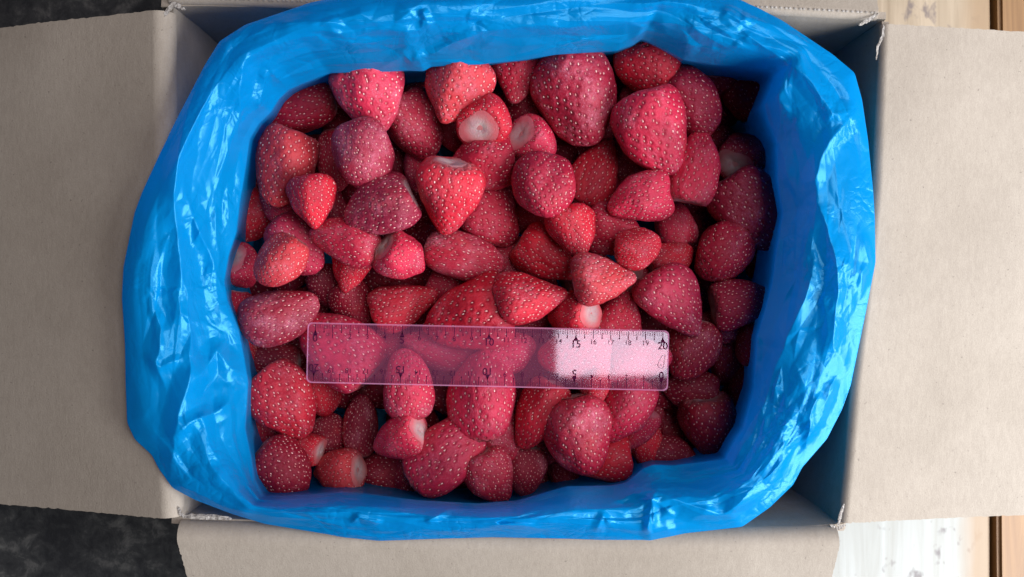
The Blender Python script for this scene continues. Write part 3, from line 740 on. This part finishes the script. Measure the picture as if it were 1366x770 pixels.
# x, y, length, width (photo px), tip direction (deg, 0 = right, 90 = up), tip tilt to the lens (deg), layer, shape, colour, frost, label
B = [
(400,147,96,68,197,0,2,'ovate','crim',.3,'deep crimson strawberry tucked under the upper left corner of the blue bag'),
(497,130,98,104,-78,0,3,'cone','pink',.75,'broad frosted strawberry pointing down under the top edge of the bag, furthest left there'),
(381,226,102,88,-105,5,3,'blunt','oran',.35,'large strawberry with a pale orange upper side next to the left side of the bag'),
(418,270,72,66,-82,0,3,'cone','red',.3,'small bright strawberry pointing down beside the large orange-topped one'),
(332,290,76,64,-130,10,1,'ovate','red',.4,'rounded bright strawberry half behind the left edge of the bag'),
(374,279,60,48,-70,0,1,'blunt','pink',.5,'small strawberry end peeping out below the large orange-topped one'),
(487,206,95,80,-72,0,3,'ovate','purp',.85,'dark purple-topped frosty strawberry below the broad frosted one'),
(447,215,80,48,-85,0,1,'ovate','crim',.3,'narrow strawberry squeezed behind the dark purple-topped one'),
(506,279,96,82,205,0,3,'blunt','purp',.7,'plump purplish strawberry with frost along its upper edge, left of the pale-capped heart'),
(461,322,94,62,162,0,2,'ovate','crim',.6,'strawberry lying flat below the plump purplish one, with dense pale seeds'),
(396,328,88,70,-50,0,1,'ovate','pink',.6,'dull pink strawberry lying behind the small pale orange egg-shaped one'),
(374,350,76,64,-125,15,3,'ovate','oran',.6,'pale orange egg-shaped strawberry near the left side of the bag'),
(322,361,64,56,-80,-58,2,'cut','pink',.5,'strawberry showing its big whitish stem end beside the left bag edge'),
(374,420,106,72,17,0,3,'ovate','dark',.9,'very frosty dark strawberry lying above the zero end of the ruler'),
(452,462,118,92,140,0,2,'blunt','pink',.45,'big strawberry under the zero end of the ruler'),
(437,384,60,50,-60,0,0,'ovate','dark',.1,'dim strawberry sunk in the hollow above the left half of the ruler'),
(469,359,66,54,-100,10,1,'cone','red',.3,'small strawberry pointing down below the flat-lying dense-seeded one'),
(472,408,64,58,-60,0,0,'blunt','dark',.2,'dark strawberry sunk just above the third centimetre of the ruler'),
(539,344,68,66,-35,-32,2,'cut','pink',.55,'small strawberry with a greyish stem end facing up and left'),
(541,404,90,64,18,0,2,'cone','red',.45,'bright strawberry pointing right, above the fifth centimetre of the ruler'),
(619,344,106,64,-17,0,3,'ovate','crim',.9,'long frosty strawberry lying across the middle, tip to the lower right'),
(622,424,120,98,196,0,3,'cut','red',.2,'large glossy strawberry with a pale cut edge, half beneath the upper edge of the ruler'),
(709,398,96,72,8,0,3,'cone','red',.5,'strawberry with an orange left flank pointing right, over the tenth centimetre of the ruler'),
(705,424,74,54,10,0,1,'blunt','purp',.8,'frosted purplish strawberry hidden below the orange-flanked one at the ruler edge'),
(731,345,90,68,-35,5,3,'cone','red',.35,'bright strawberry with big dimples pointing to the lower right, middle of the heap'),
(764,311,72,66,-76,8,3,'cone','red',.3,'bright heart-shaped strawberry just above the big-dimpled one'),
(806,373,84,68,4,0,3,'cone','oran',.6,'orange-bottomed strawberry pointing right, above the fifteenth centimetre of the ruler'),
(762,420,70,66,186,-42,2,'cut','red',.25,'red strawberry with a whitish stem end touching the upper ruler edge'),
(681,340,60,50,40,0,1,'ovate','crim',.5,'dim strawberry wedged between the long frosty one and the big-dimpled one'),
(655,293,84,80,-52,5,2,'blunt','crim',.45,'wide strawberry with a pale ridge down its right side, centre of the heap'),
(597,265,100,90,-97,-20,3,'cone','red',.55,'heart-shaped strawberry with a flat whitish cap, centre left of the heap'),
(562,224,60,52,120,0,1,'ovate','pink',.7,'small frosted strawberry peeping from behind the flat-capped heart'),
(643,217,86,82,192,0,2,'blunt','crim',.45,'wide crimson strawberry beneath the one with the grey-green stem end'),
(714,196,74,64,-32,-50,3,'cut','pink',.6,'strawberry with a round greyish pink stem end facing up, upper middle'),
(726,250,90,82,-85,25,3,'ovate','crim',.3,'round crimson strawberry with neat rows of seeds, middle of the heap'),
(796,231,98,70,62,0,2,'cone','red',.35,'strawberry with a pale lower end leaning against the round neat-rowed one'),
(706,292,60,48,160,-20,1,'cut','red',.3,'small strawberry with a pale stem end under the round neat-rowed one'),
(608,121,94,96,-108,0,3,'cone','oran',.85,'frosted orange-pink strawberry under the top edge of the bag, pointing down'),
(690,96,84,82,-97,0,2,'cone','crim',.6,'strawberry with its top hidden by the bag, between the orange-pink one and the biggest one'),
(650,156,72,70,65,-50,2,'cut','red',.4,'round strawberry with a grey-green stem end facing down, below the top bag edge'),
(557,170,90,80,-60,5,2,'blunt','crim',.7,'dull crimson frosted strawberry right of the dark purple-topped one'),
(770,134,122,114,-72,5,3,'blunt','crim',.8,'biggest frosty dark crimson strawberry near the top middle'),
(775,90,66,64,-80,0,1,'blunt','pink',.8,'frosted strawberry end showing between the biggest one and the top bag edge'),
(704,150,66,60,-90,0,0,'ovate','dark',.1,'shadowed strawberry sunk left of the biggest one'),
(866,86,84,84,-72,20,2,'ovate','red',.25,'round red strawberry under the peak in the top bag edge'),
(922,138,98,78,-52,0,2,'ovate','purp',.4,'dark purple strawberry at the upper right, with pale seeds'),
(860,130,64,56,-20,0,1,'blunt','crim',.6,'strawberry mostly hidden between the round red one and the big pinkish one below it'),
(872,180,112,98,-72,0,3,'blunt','pink',.45,'big pinkish strawberry with flat shoulders, right of the biggest one'),
(955,108,70,54,-60,-62,0,'cut','dark',.4,'shaded strawberry with a grey stem end at the top right under the bag'),
(1003,130,86,70,-60,0,0,'ovate','dark',.05,'very dark strawberry in the shade of the upper right bag corner'),
(989,206,72,66,48,-48,2,'cut','purp',.4,'purple strawberry with a large pale stem end near the right bag edge'),
(928,223,98,70,76,0,2,'blunt','pink',.65,'upright pink frosted strawberry right of the big flat-shouldered one'),
(1000,284,112,94,-58,0,2,'blunt','purp',.6,'large purple-topped strawberry with a red lower end touching the right side of the bag'),
(852,265,86,68,198,0,3,'blunt','pink',.6,'bright pink strawberry with a frosted corner below the big flat-shouldered one'),
(898,296,70,56,98,-8,1,'cut','pink',.6,'strawberry with a pale blunt lower end below the upright pink one'),
(818,309,78,66,-22,0,2,'ovate','crim',.45,'crimson strawberry shaded on its left, below the bright pink frosted-corner one'),
(851,331,62,54,5,10,2,'ovate','red',.4,'small bright red strawberry with a frosted right rim'),
(895,345,60,50,22,0,1,'ovate','red',.4,'small strawberry under the pale blunt-ended one'),
(963,339,82,78,-120,10,2,'ovate','crim',.45,'smooth dull red strawberry with a pale top, left of the right bag edge'),
(988,404,78,70,8,0,2,'blunt','purp',.3,'strawberry red on one side and purple on the other, beside the right bag edge'),
(900,405,104,86,-55,0,3,'cone','pink',.6,'large magenta strawberry above the twenty end of the ruler'),
(826,423,72,66,76,10,1,'cone','crim',.6,'triangular strawberry pointing up behind the ruler near its eighteenth centimetre'),
(922,467,82,68,-112,0,2,'ovate','dark',.5,'dark strawberry with fine seeds just past the twenty end of the ruler'),
(964,436,60,46,0,0,1,'ovate','purp',.5,'dark purple strawberry showing under the red-and-purple one'),
(969,478,72,50,-88,0,0,'ovate','purp',.1,'shadowed purple strawberry right of the fine-seeded one'),
(1004,456,64,46,88,0,1,'ovate','crim',.2,'strawberry half under the right bag edge, level with the ruler'),
(994,506,64,48,90,0,0,'ovate','dark',.1,'dark strawberry sunk beside the lower right bag edge'),
(919,520,72,60,172,0,1,'blunt','dark',.4,'dark red strawberry below the fine-seeded one past the ruler end'),
(945,570,86,78,-80,-10,1,'blunt','dark',.4,'round strawberry turning from dark red to purple in the lower right corner'),
(988,545,66,52,-90,0,0,'ovate','dark',.1,'shaded strawberry wedged against the lower right bag edge'),
(862,597,60,46,-80,0,0,'ovate','red',.2,'small dim red strawberry in the lower right hollow, the one furthest left'),
(897,607,64,48,-10,0,0,'ovate','dark',.4,'small dim speckled strawberry touching the blue film in the lower right hollow'),
(832,546,94,72,-118,0,3,'blunt','pink',.6,'pink strawberry coming out from under the twenty end of the ruler'),
(848,572,64,50,-110,-20,1,'cut','pink',.4,'strawberry with a pale underside below the pink one by the ruler end'),
(774,580,104,94,-80,8,3,'ovate','crim',.75,'large dark crimson strawberry with a purple frosted lower end'),
(800,612,82,64,186,0,1,'cut','red',.3,'strawberry sliced off pale at its right end, under the purple-frosted one'),
(752,629,54,50,-80,0,0,'blunt','dark',.3,'dark strawberry behind the lower bag edge, left of the sliced-off one'),
(717,553,98,66,-116,0,2,'blunt','red',.25,'bright orange-red strawberry below the tenth centimetre of the ruler'),
(645,525,124,88,88,0,3,'ovate','pink',.5,'magenta strawberry poking up under the middle of the ruler'),
(598,606,120,86,38,0,2,'ovate','pink',.5,'big strawberry with large open dimples below the ruler, purple frost at its lower end'),
(655,637,74,70,-62,0,2,'blunt','crim',.85,'frost-covered strawberry closest to the lower bag edge, middle'),
(701,628,66,52,-100,0,1,'ovate','dark',.4,'dim strawberry right of the frost-covered one by the lower bag edge'),
(672,590,66,58,-70,0,1,'blunt','crim',.6,'frosty strawberry wedged between the magenta one and the orange-red one'),
(726,597,56,46,-30,0,0,'ovate','dark',.3,'small strawberry in the gap below the orange-red one'),
(544,512,94,72,92,0,3,'ovate','pink',.65,'frosted strawberry pointing up under the ruler, left of the magenta one'),
(531,587,76,62,205,-22,2,'cut','pink',.6,'strawberry with a creamy white patch on its upper right shoulder'),
(480,568,84,46,88,0,1,'ovate','dark',.45,'narrow dark strawberry standing on end in a shadowy gap'),
(449,629,68,64,188,-18,1,'cut','oran',.3,'orange strawberry with a pale cut face to the right, by the lower left bag edge'),
(379,626,84,76,-42,0,2,'ovate','dark',.25,'smooth dark crimson strawberry in the lower left bag corner'),
(352,570,68,62,-60,0,1,'blunt','crim',.7,'frosty strawberry against the lower left side of the bag'),
(381,536,104,82,-52,0,3,'blunt','red',.4,'strawberry with large dimples and a pale cut edge, below the zero end of the ruler'),
(432,525,62,52,-80,0,1,'ovate','red',.3,'small red strawberry just below the first centimetres of the ruler'),
(404,595,56,44,170,-20,1,'cut','red',.2,'small strawberry with a pale end between the two lower left ones'),
(440,582,56,50,-60,0,0,'ovate','dark',.2,'shadowed strawberry left of the narrow standing one'),
(510,631,70,58,170,0,0,'ovate','dark',.3,'shadowed strawberry by the lower bag edge, right of the orange cut one'),
(552,634,60,58,-90,0,0,'ovate','purp',.1,'shadowed purple strawberry by the lower bag edge, left of the big dimpled one'),
(362,480,76,54,170,0,0,'ovate','dark',.2,'dark red strawberry in the shade left of the zero end of the ruler'),
(318,422,66,48,-90,0,1,'ovate','crim',.2,'strawberry half under the bag, below the one with the big whitish stem end'),
(326,455,60,42,-80,0,0,'ovate','red',.3,'small strawberry half under the left bag edge, level with the ruler'),
(512,458,64,54,20,0,0,'ovate','crim',.3,'blurred strawberry deep below the fourth centimetre of the ruler'),
(590,466,106,54,168,0,2,'ovate','pink',.8,'pale frosted strawberry seen through the ruler below the large glossy one'),
(678,468,74,66,20,0,2,'blunt','pink',.5,'strawberry seen through the ruler at its eleventh centimetre'),
(768,474,98,78,178,0,2,'blunt','pink',.4,'strawberry seen through the bright reflection on the ruler, at its fifteenth centimetre'),
(795,513,54,48,-88,0,2,'blunt','red',.5,'strawberry end showing below the lower ruler edge, left of the pink one'),
(852,480,88,66,0,0,2,'blunt','pink',.6,'strawberry whose pale end sticks out past the twenty end of the ruler'),
(606,178,52,46,-90,0,1,'ovate','crim',.5,'small strawberry in the gap below the orange-pink one'),
(838,216,60,54,-80,0,0,'blunt','dark',.6,'dark frosty strawberry in the gap left of the big pinkish one'),
(1026,222,66,50,-90,0,0,'ovate','dark',.2,'dark strawberry behind the large pale stem end, touching the bag'),
(335,222,66,54,-90,0,0,'ovate','purp',.2,'purplish strawberry in shade between the bag and the large orange-topped one'),
(345,190,56,50,200,0,0,'ovate','crim',.1,'dim smooth strawberry beneath the deep crimson one in the upper left corner'),
(600,389,64,56,-20,0,0,'blunt','crim',.4,'dim strawberry in the gap above the large glossy one'),
(852,372,60,52,0,-60,0,'cut','dark',.3,'brownish strawberry stem end down in the gap left of the large magenta one'),
(804,414,58,52,180,-50,0,'cut','pink',.2,'pale strawberry deep between the whitish-ended one and the triangular one'),
(1020,350,66,52,-90,0,0,'ovate','dark',.1,'dark strawberry behind the right bag edge, under the large purple-topped one'),
(443,110,70,60,-60,0,0,'ovate','dark',.1,'dark strawberry in the gap at the top left, beside the broad frosted one'),
]
GROUP = 'frozen strawberries in the bag'
GS, GO = 0.0015, 0.24
NG = int(2 * GO / GS)
H = np.full((NG, NG), 0.052)
def cells(p):
    i = np.clip(((p[:, 0] + GO) / GS).astype(int), 0, NG - 1); j = np.clip(((p[:, 1] + GO) / GS).astype(int), 0, NG - 1)
    return i, j
def frame(ang, tilt, roll):
    a, t = math.radians(ang), math.radians(tilt)
    d = Vector((math.cos(a) * math.cos(t), math.sin(a) * math.cos(t), math.sin(t)))
    q = Vector((0, 0, 1)).rotation_difference(d)
    return q.to_matrix() @ Matrix.Rotation(roll, 3, 'Z')
ZCAP = {0: (.092, .122), 1: (.100, .147), 2: (.122, .166), 3: (.130, .174)}
placed = []
CLOUD, fillers = {}, []
def ruler_mask(x, y):
    """is the photo pixel under the ruler?"""
    c, s = math.cos(math.radians(1.31)), math.sin(math.radians(1.31))
    dx, dy = x - 650.5, y - 475.5
    u_, v_ = dx * c + dy * s, -dx * s + dy * c
    return (np.abs(u_) < 244) & (np.abs(v_) < 44)
idx = {k: 0 for k in PROF}
inpoly = np.array(INN, float)
def place(x, y, L, W, ang, tilt, layer, kind, col, frost, label, group):
    k = idx[kind]; idx[kind] += 1; W *= 1.025; L *= 1.02
    v = VAR[kind][k % 3]
    roll = random.uniform(0, 2 * math.pi)
    R = np.array(frame(ang, tilt, roll))
    z = .135
    for it in range(3):
        d = (CAM_H - z) / F
        cl = (v['cloud'] * np.array([W * d, W * d, L * d])) @ R.T
        cx, cy = (x - 683) * d, -(y - 385) * d
        low = cl[cl[:, 2] < 0]
        pts = low * np.array([.80, .80, .92]) + np.array([cx, cy, 0])
        i, j = cells(pts)
        zz = np.quantile(H[i, j] - pts[:, 2], .97)
        lo, hi = ZCAP[layer]
        sl = .017 * min(1, max(0, (x - 860) / 110)) + .006 * min(1, max(0, (y - 540) / 80))
        lo -= sl; hi -= sl
        top = cl[:, 2].max()
        zz = min(max(zz, lo - 0.0), hi - top) if hi - top > 0 else zz
        # stay below the ruler
        tp = cl + np.array([cx, cy, zz])
        dd = (CAM_H - tp[:, 2]) / F
        um = ruler_mask(tp[:, 0] / dd + 683, -tp[:, 1] / dd + 385)
        if um.any():
            ex = tp[um, 2].max() - (ZR - .0015)
            if ex > 0: zz -= ex
        z = zz
    d = (CAM_H - z) / F
    cl = (v['cloud'] * np.array([W * d, W * d, L * d])) @ R.T + np.array([(x - 683) * d, -(y - 385) * d, z])
    upc = cl[cl[:, 2] > z - .002]
    i, j = cells(upc)
    for a in (-1, 0, 1):
        for b in (-1, 0, 1):
            np.maximum.at(H, (np.clip(i + a, 0, NG - 1), np.clip(j + b, 0, NG - 1)), upc[:, 2])
    o = bpy.data.objects.new('strawberry', v['body']); C.objects.link(o)
    o.matrix_world = Matrix.Translation(((x - 683) * d, -(y - 385) * d, z)) @ Matrix(R.tolist()).to_4x4() @ Matrix.Diagonal((W * d, W * d, L * d, 1))
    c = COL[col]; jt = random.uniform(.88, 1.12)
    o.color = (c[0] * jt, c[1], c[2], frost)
    o['label'] = label; o['category'] = 'strawberry'; o['group'] = group
    for nm, key in (('seeds', 'seeds'), ('stem_end', 'scar')):
        ch = bpy.data.objects.new(nm, v[key]); C.objects.link(ch); ch.parent = o
        ch.color = o.color
        if nm == 'seeds': ch['kind'] = 'stuff'
    placed.append((label, z)); CLOUD[o.name] = cl
    return o
# the layer underneath, seen only as dark shapes down in the gaps
from itertools import product
def inside(x, y):
    c = False; n = len(INN)
    for i in range(n):
        (x0, y0), (x1, y1) = INN[i], INN[i - 1]
        if (y0 > y) != (y1 > y) and x < (x1 - x0) * (y - y0) / (y1 - y0) + x0: c = not c
    return c
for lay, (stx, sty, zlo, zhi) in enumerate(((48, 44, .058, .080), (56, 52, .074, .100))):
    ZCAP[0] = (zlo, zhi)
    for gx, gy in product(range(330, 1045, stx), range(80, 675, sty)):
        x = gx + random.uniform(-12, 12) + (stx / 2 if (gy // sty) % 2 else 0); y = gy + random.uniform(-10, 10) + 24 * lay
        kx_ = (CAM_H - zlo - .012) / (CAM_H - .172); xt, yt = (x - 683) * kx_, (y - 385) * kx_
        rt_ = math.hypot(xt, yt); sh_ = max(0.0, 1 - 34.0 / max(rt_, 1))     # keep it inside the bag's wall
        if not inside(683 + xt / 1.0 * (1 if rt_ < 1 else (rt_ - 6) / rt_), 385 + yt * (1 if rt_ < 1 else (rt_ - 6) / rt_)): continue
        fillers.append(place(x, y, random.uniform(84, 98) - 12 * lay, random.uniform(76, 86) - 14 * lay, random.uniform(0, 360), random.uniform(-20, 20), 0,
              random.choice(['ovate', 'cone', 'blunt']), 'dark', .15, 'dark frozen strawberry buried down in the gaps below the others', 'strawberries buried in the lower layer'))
ZCAP[0] = (.088, .128)
for b in sorted(B, key=lambda b: b[6]):
    place(*b, GROUP)
hidden = 0; KEEP = set()
DP = np.full((460, 260), -1.0)
def pcell(c):
    d = (CAM_H - c[:, 2]) / F
    return np.clip(((c[:, 0] / d + 683) / 5).astype(int), 1, 458), np.clip(((-c[:, 1] / d + 385) / 5).astype(int), 1, 258)
for c in CLOUD.values():
    c = c[c[:, 2] > np.median(c[:, 2])]
    i, j = pcell(c)
    np.maximum.at(DP, (i, j), c[:, 2])
for o in fillers:
    c = CLOUD[o.name]; i, j = pcell(c)
    if (c[:, 2] > DP[i, j] - .005).mean() < .020:
        for ch in list(o.children): bpy.data.objects.remove(ch)
        bpy.data.objects.remove(o); hidden += 1
    else: KEEP.add(o.name)
# each buried berry is told apart by the berry it is seen beside
STOP = set('a an the in on of by at with under below above beside between near next to from behind its and just into half over through right left'.split())
used = set()
live = [bpy.data.objects[n_] for n_ in sorted(KEEP)]
bpy.context.view_layer.update()
for o in live:
    c = o.matrix_world.translation; d = (CAM_H - c.z) / F; ox_, oy_ = c.x / d + 683, -c.y / d + 385
    near = sorted((b for b in B if b[6] >= 1), key=lambda b: math.hypot(b[0] - ox_, b[1] - oy_))
    for b in near[:9]:
        w_ = b[10].replace(',', ' ,').split()
        if ',' in w_[:9]: w_ = w_[:w_.index(',')]
        w_ = w_[:8]
        while w_[-1].lower() in STOP: w_.pop()
        dx_, dy_ = ox_ - b[0], oy_ - b[1]
        dr = ('right of' if dx_ > 0 else 'left of') if abs(dx_) > abs(dy_) else ('below' if dy_ > 0 else 'above')
        lb = 'dark strawberry buried just ' + dr + ' the ' + ' '.join(w_)
        if lb not in used:
            used.add(lb); o['label'] = lb; break
print('hidden fillers dropped', hidden, 'of', len(fillers))
print('top of heap', max(H.max(), 0), [round(z, 3) for _, z in placed][-40:])

# ------------------------------------------------------------------ ruler
CMW = 23.1 * 0.5 / F                                   # one ruler centimetre in metres
rl, rw, rt = 481.5 * 0.5 / F, 80.5 * 0.5 / F, 0.0018
bm = bmesh.new()
cr = 0.0028
def rrect(l, w, r, z, n=6):
    vs = []
    for (sx, sy, a0) in ((1, 1, 0), (-1, 1, 90), (-1, -1, 180), (1, -1, 270)):
        for k in range(n + 1):
            a = math.radians(a0 + 90 * k / n)
            vs.append(bm.verts.new((sx * (l / 2 - r) + r * math.cos(a), sy * (w / 2 - r) + r * math.sin(a), z)))
    return vs
loops = [rrect(rl - .0008, rw - .0008, cr, 0), rrect(rl, rw, cr, .0004), rrect(rl, rw, cr, rt - .0006), rrect(rl - .0016, rw - .0016, cr, rt)]
bot = bm.faces.new(list(reversed(loops[0]))); top = bm.faces.new(loops[-1])
for a, b in zip(loops[:-1], loops[1:]):
    for k in range(len(a)):
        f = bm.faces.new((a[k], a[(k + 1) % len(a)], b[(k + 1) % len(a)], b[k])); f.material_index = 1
me = bpy.data.meshes.new('ruler'); bm.to_mesh(me); bm.free()
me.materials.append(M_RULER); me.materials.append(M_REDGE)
ruler = link('ruler', me)
ruler.location = P(650.7, 475.7, ZR)
ruler.rotation_euler = (0, 0, math.radians(-1.31))
ruler['label'] = 'transparent pink plastic ruler of twenty centimetres lying across the strawberries'
ruler['category'] = 'ruler'
ZT = rt + .00006
def lx(cm): return (cm - 10) * CMW + (651.9 - 650.7) * .5 / F
V, Fc = [], []
def quad(x0, x1, y0, y1):
    b = len(V); V.extend([(x0, y0, ZT), (x1, y0, ZT), (x1, y1, ZT), (x0, y1, ZT)]); Fc.append((b, b + 1, b + 2, b + 3))
mm = CMW / 10
def ticks(sgn):
    ye = sgn * (rw / 2 - .0009)
    for k in range(201):
        x = lx(k / 10.0) if sgn > 0 else lx(20 - k / 10.0) - 0.0004
        h = .0024; w = .00011
        if k % 10 == 0: h = .0050; w = .00023
        elif k % 5 == 0: h = .0042; w = .00019
        quad(x - w, x + w, min(ye, ye - sgn * h), max(ye, ye - sgn * h))
        if k % 10 == 5:
            yy = ye - sgn * (h + .0002); b = len(V)
            for a in range(8): V.append((x + .0004 * math.cos(a * .785), yy + .0004 * math.sin(a * .785), ZT))
            Fc.append(tuple(range(b, b + 8)))
        if k % 50 == 0:
            b = len(V); y0 = ye - sgn * .0062; y1 = ye - sgn * .0030
            V.extend([(x - .00135, y0, ZT), (x + .00135, y0, ZT), (x, ye - sgn * .0030 if sgn > 0 else y1, ZT)])
            if sgn < 0:
                V[b] = (x - .00135, ye + .0062 - .0, ZT); V[b + 1] = (x + .00135, ye + .0062, ZT); V[b + 2] = (x, ye + .0030, ZT)
            Fc.append((b, b + 1, b + 2))
ticks(1); ticks(-1)
tk = link('scale_marks', mesh_np('scale_marks', V, Fc, False), M_PRINT, ruler); tk['kind'] = 'stuff'
def text(s, x, y, size, rot):
    cu = bpy.data.curves.new('numeral', 'FONT'); cu.offset = 0.00005 if len(s) and s in ('0', '5', '10', '15', '20') else 0.00001; cu.body = s; cu.size = size; cu.align_x = 'CENTER'; cu.align_y = 'CENTER'
    tmp = bpy.data.objects.new('numeral', cu); C.objects.link(tmp)
    bpy.context.view_layer.update()
    m = bpy.data.meshes.new_from_object(tmp.evaluated_get(bpy.context.evaluated_depsgraph_get()))
    bpy.data.objects.remove(tmp); bpy.data.curves.remove(cu)
    o = link('numeral', m, M_PRINT, ruler); o.location = (x, y, ZT); o.rotation_euler = (0, 0, rot)
for k in range(0, 21):
    bigk = k % 5 == 0
    size = .0060 if bigk else .0040
    text(str(k), lx(k), rw / 2 - (.0091 if bigk else .0076), size, 0)
    text(str(k), lx(20 - k) - .0004, -rw / 2 + (.0091 if bigk else .0076), size, math.pi)
# sail-shaped emblem at the right end
cu = bpy.data.curves.new('emblem', 'CURVE'); cu.dimensions = '2D' if False else '3D'
cu.bevel_depth = .00013; cu.bevel_resolution = 1
def spl(pts, cyc):
    sp = cu.splines.new('BEZIER'); sp.bezier_points.add(len(pts) - 1); sp.use_cyclic_u = cyc
    for q, p in zip(sp.bezier_points, pts):
        q.co = (p[0], p[1], 0); q.handle_left_type = q.handle_right_type = 'AUTO'
E = 1 / 8.1 * .5 / F
def e(x, y): return ((x - 940) * E, -(y - 405) * E)
spl([e(972, 335), e(935, 375), e(908, 440), e(922, 470), e(958, 474), e(970, 455), e(972, 400)], True)
spl([e(880, 442), e(893, 445), e(906, 442)], False)
spl([e(936, 438), e(942, 447), e(936, 447)], True)
tmp = bpy.data.objects.new('emblem', cu); C.objects.link(tmp); bpy.context.view_layer.update()
m = bpy.data.meshes.new_from_object(tmp.evaluated_get(bpy.context.evaluated_depsgraph_get()))
bpy.data.objects.remove(tmp)
eo = link('emblem', m, M_PRINT, ruler)
pe = P(765 + 940 / 8.1, 432 + 405 / 8.1, ZR); cr_ = ruler.rotation_euler.z
dx, dy = pe.x - ruler.location.x, pe.y - ruler.location.y
eo.location = (dx * math.cos(-cr_) - dy * math.sin(-cr_), dx * math.sin(-cr_) + dy * math.cos(-cr_), ZT)
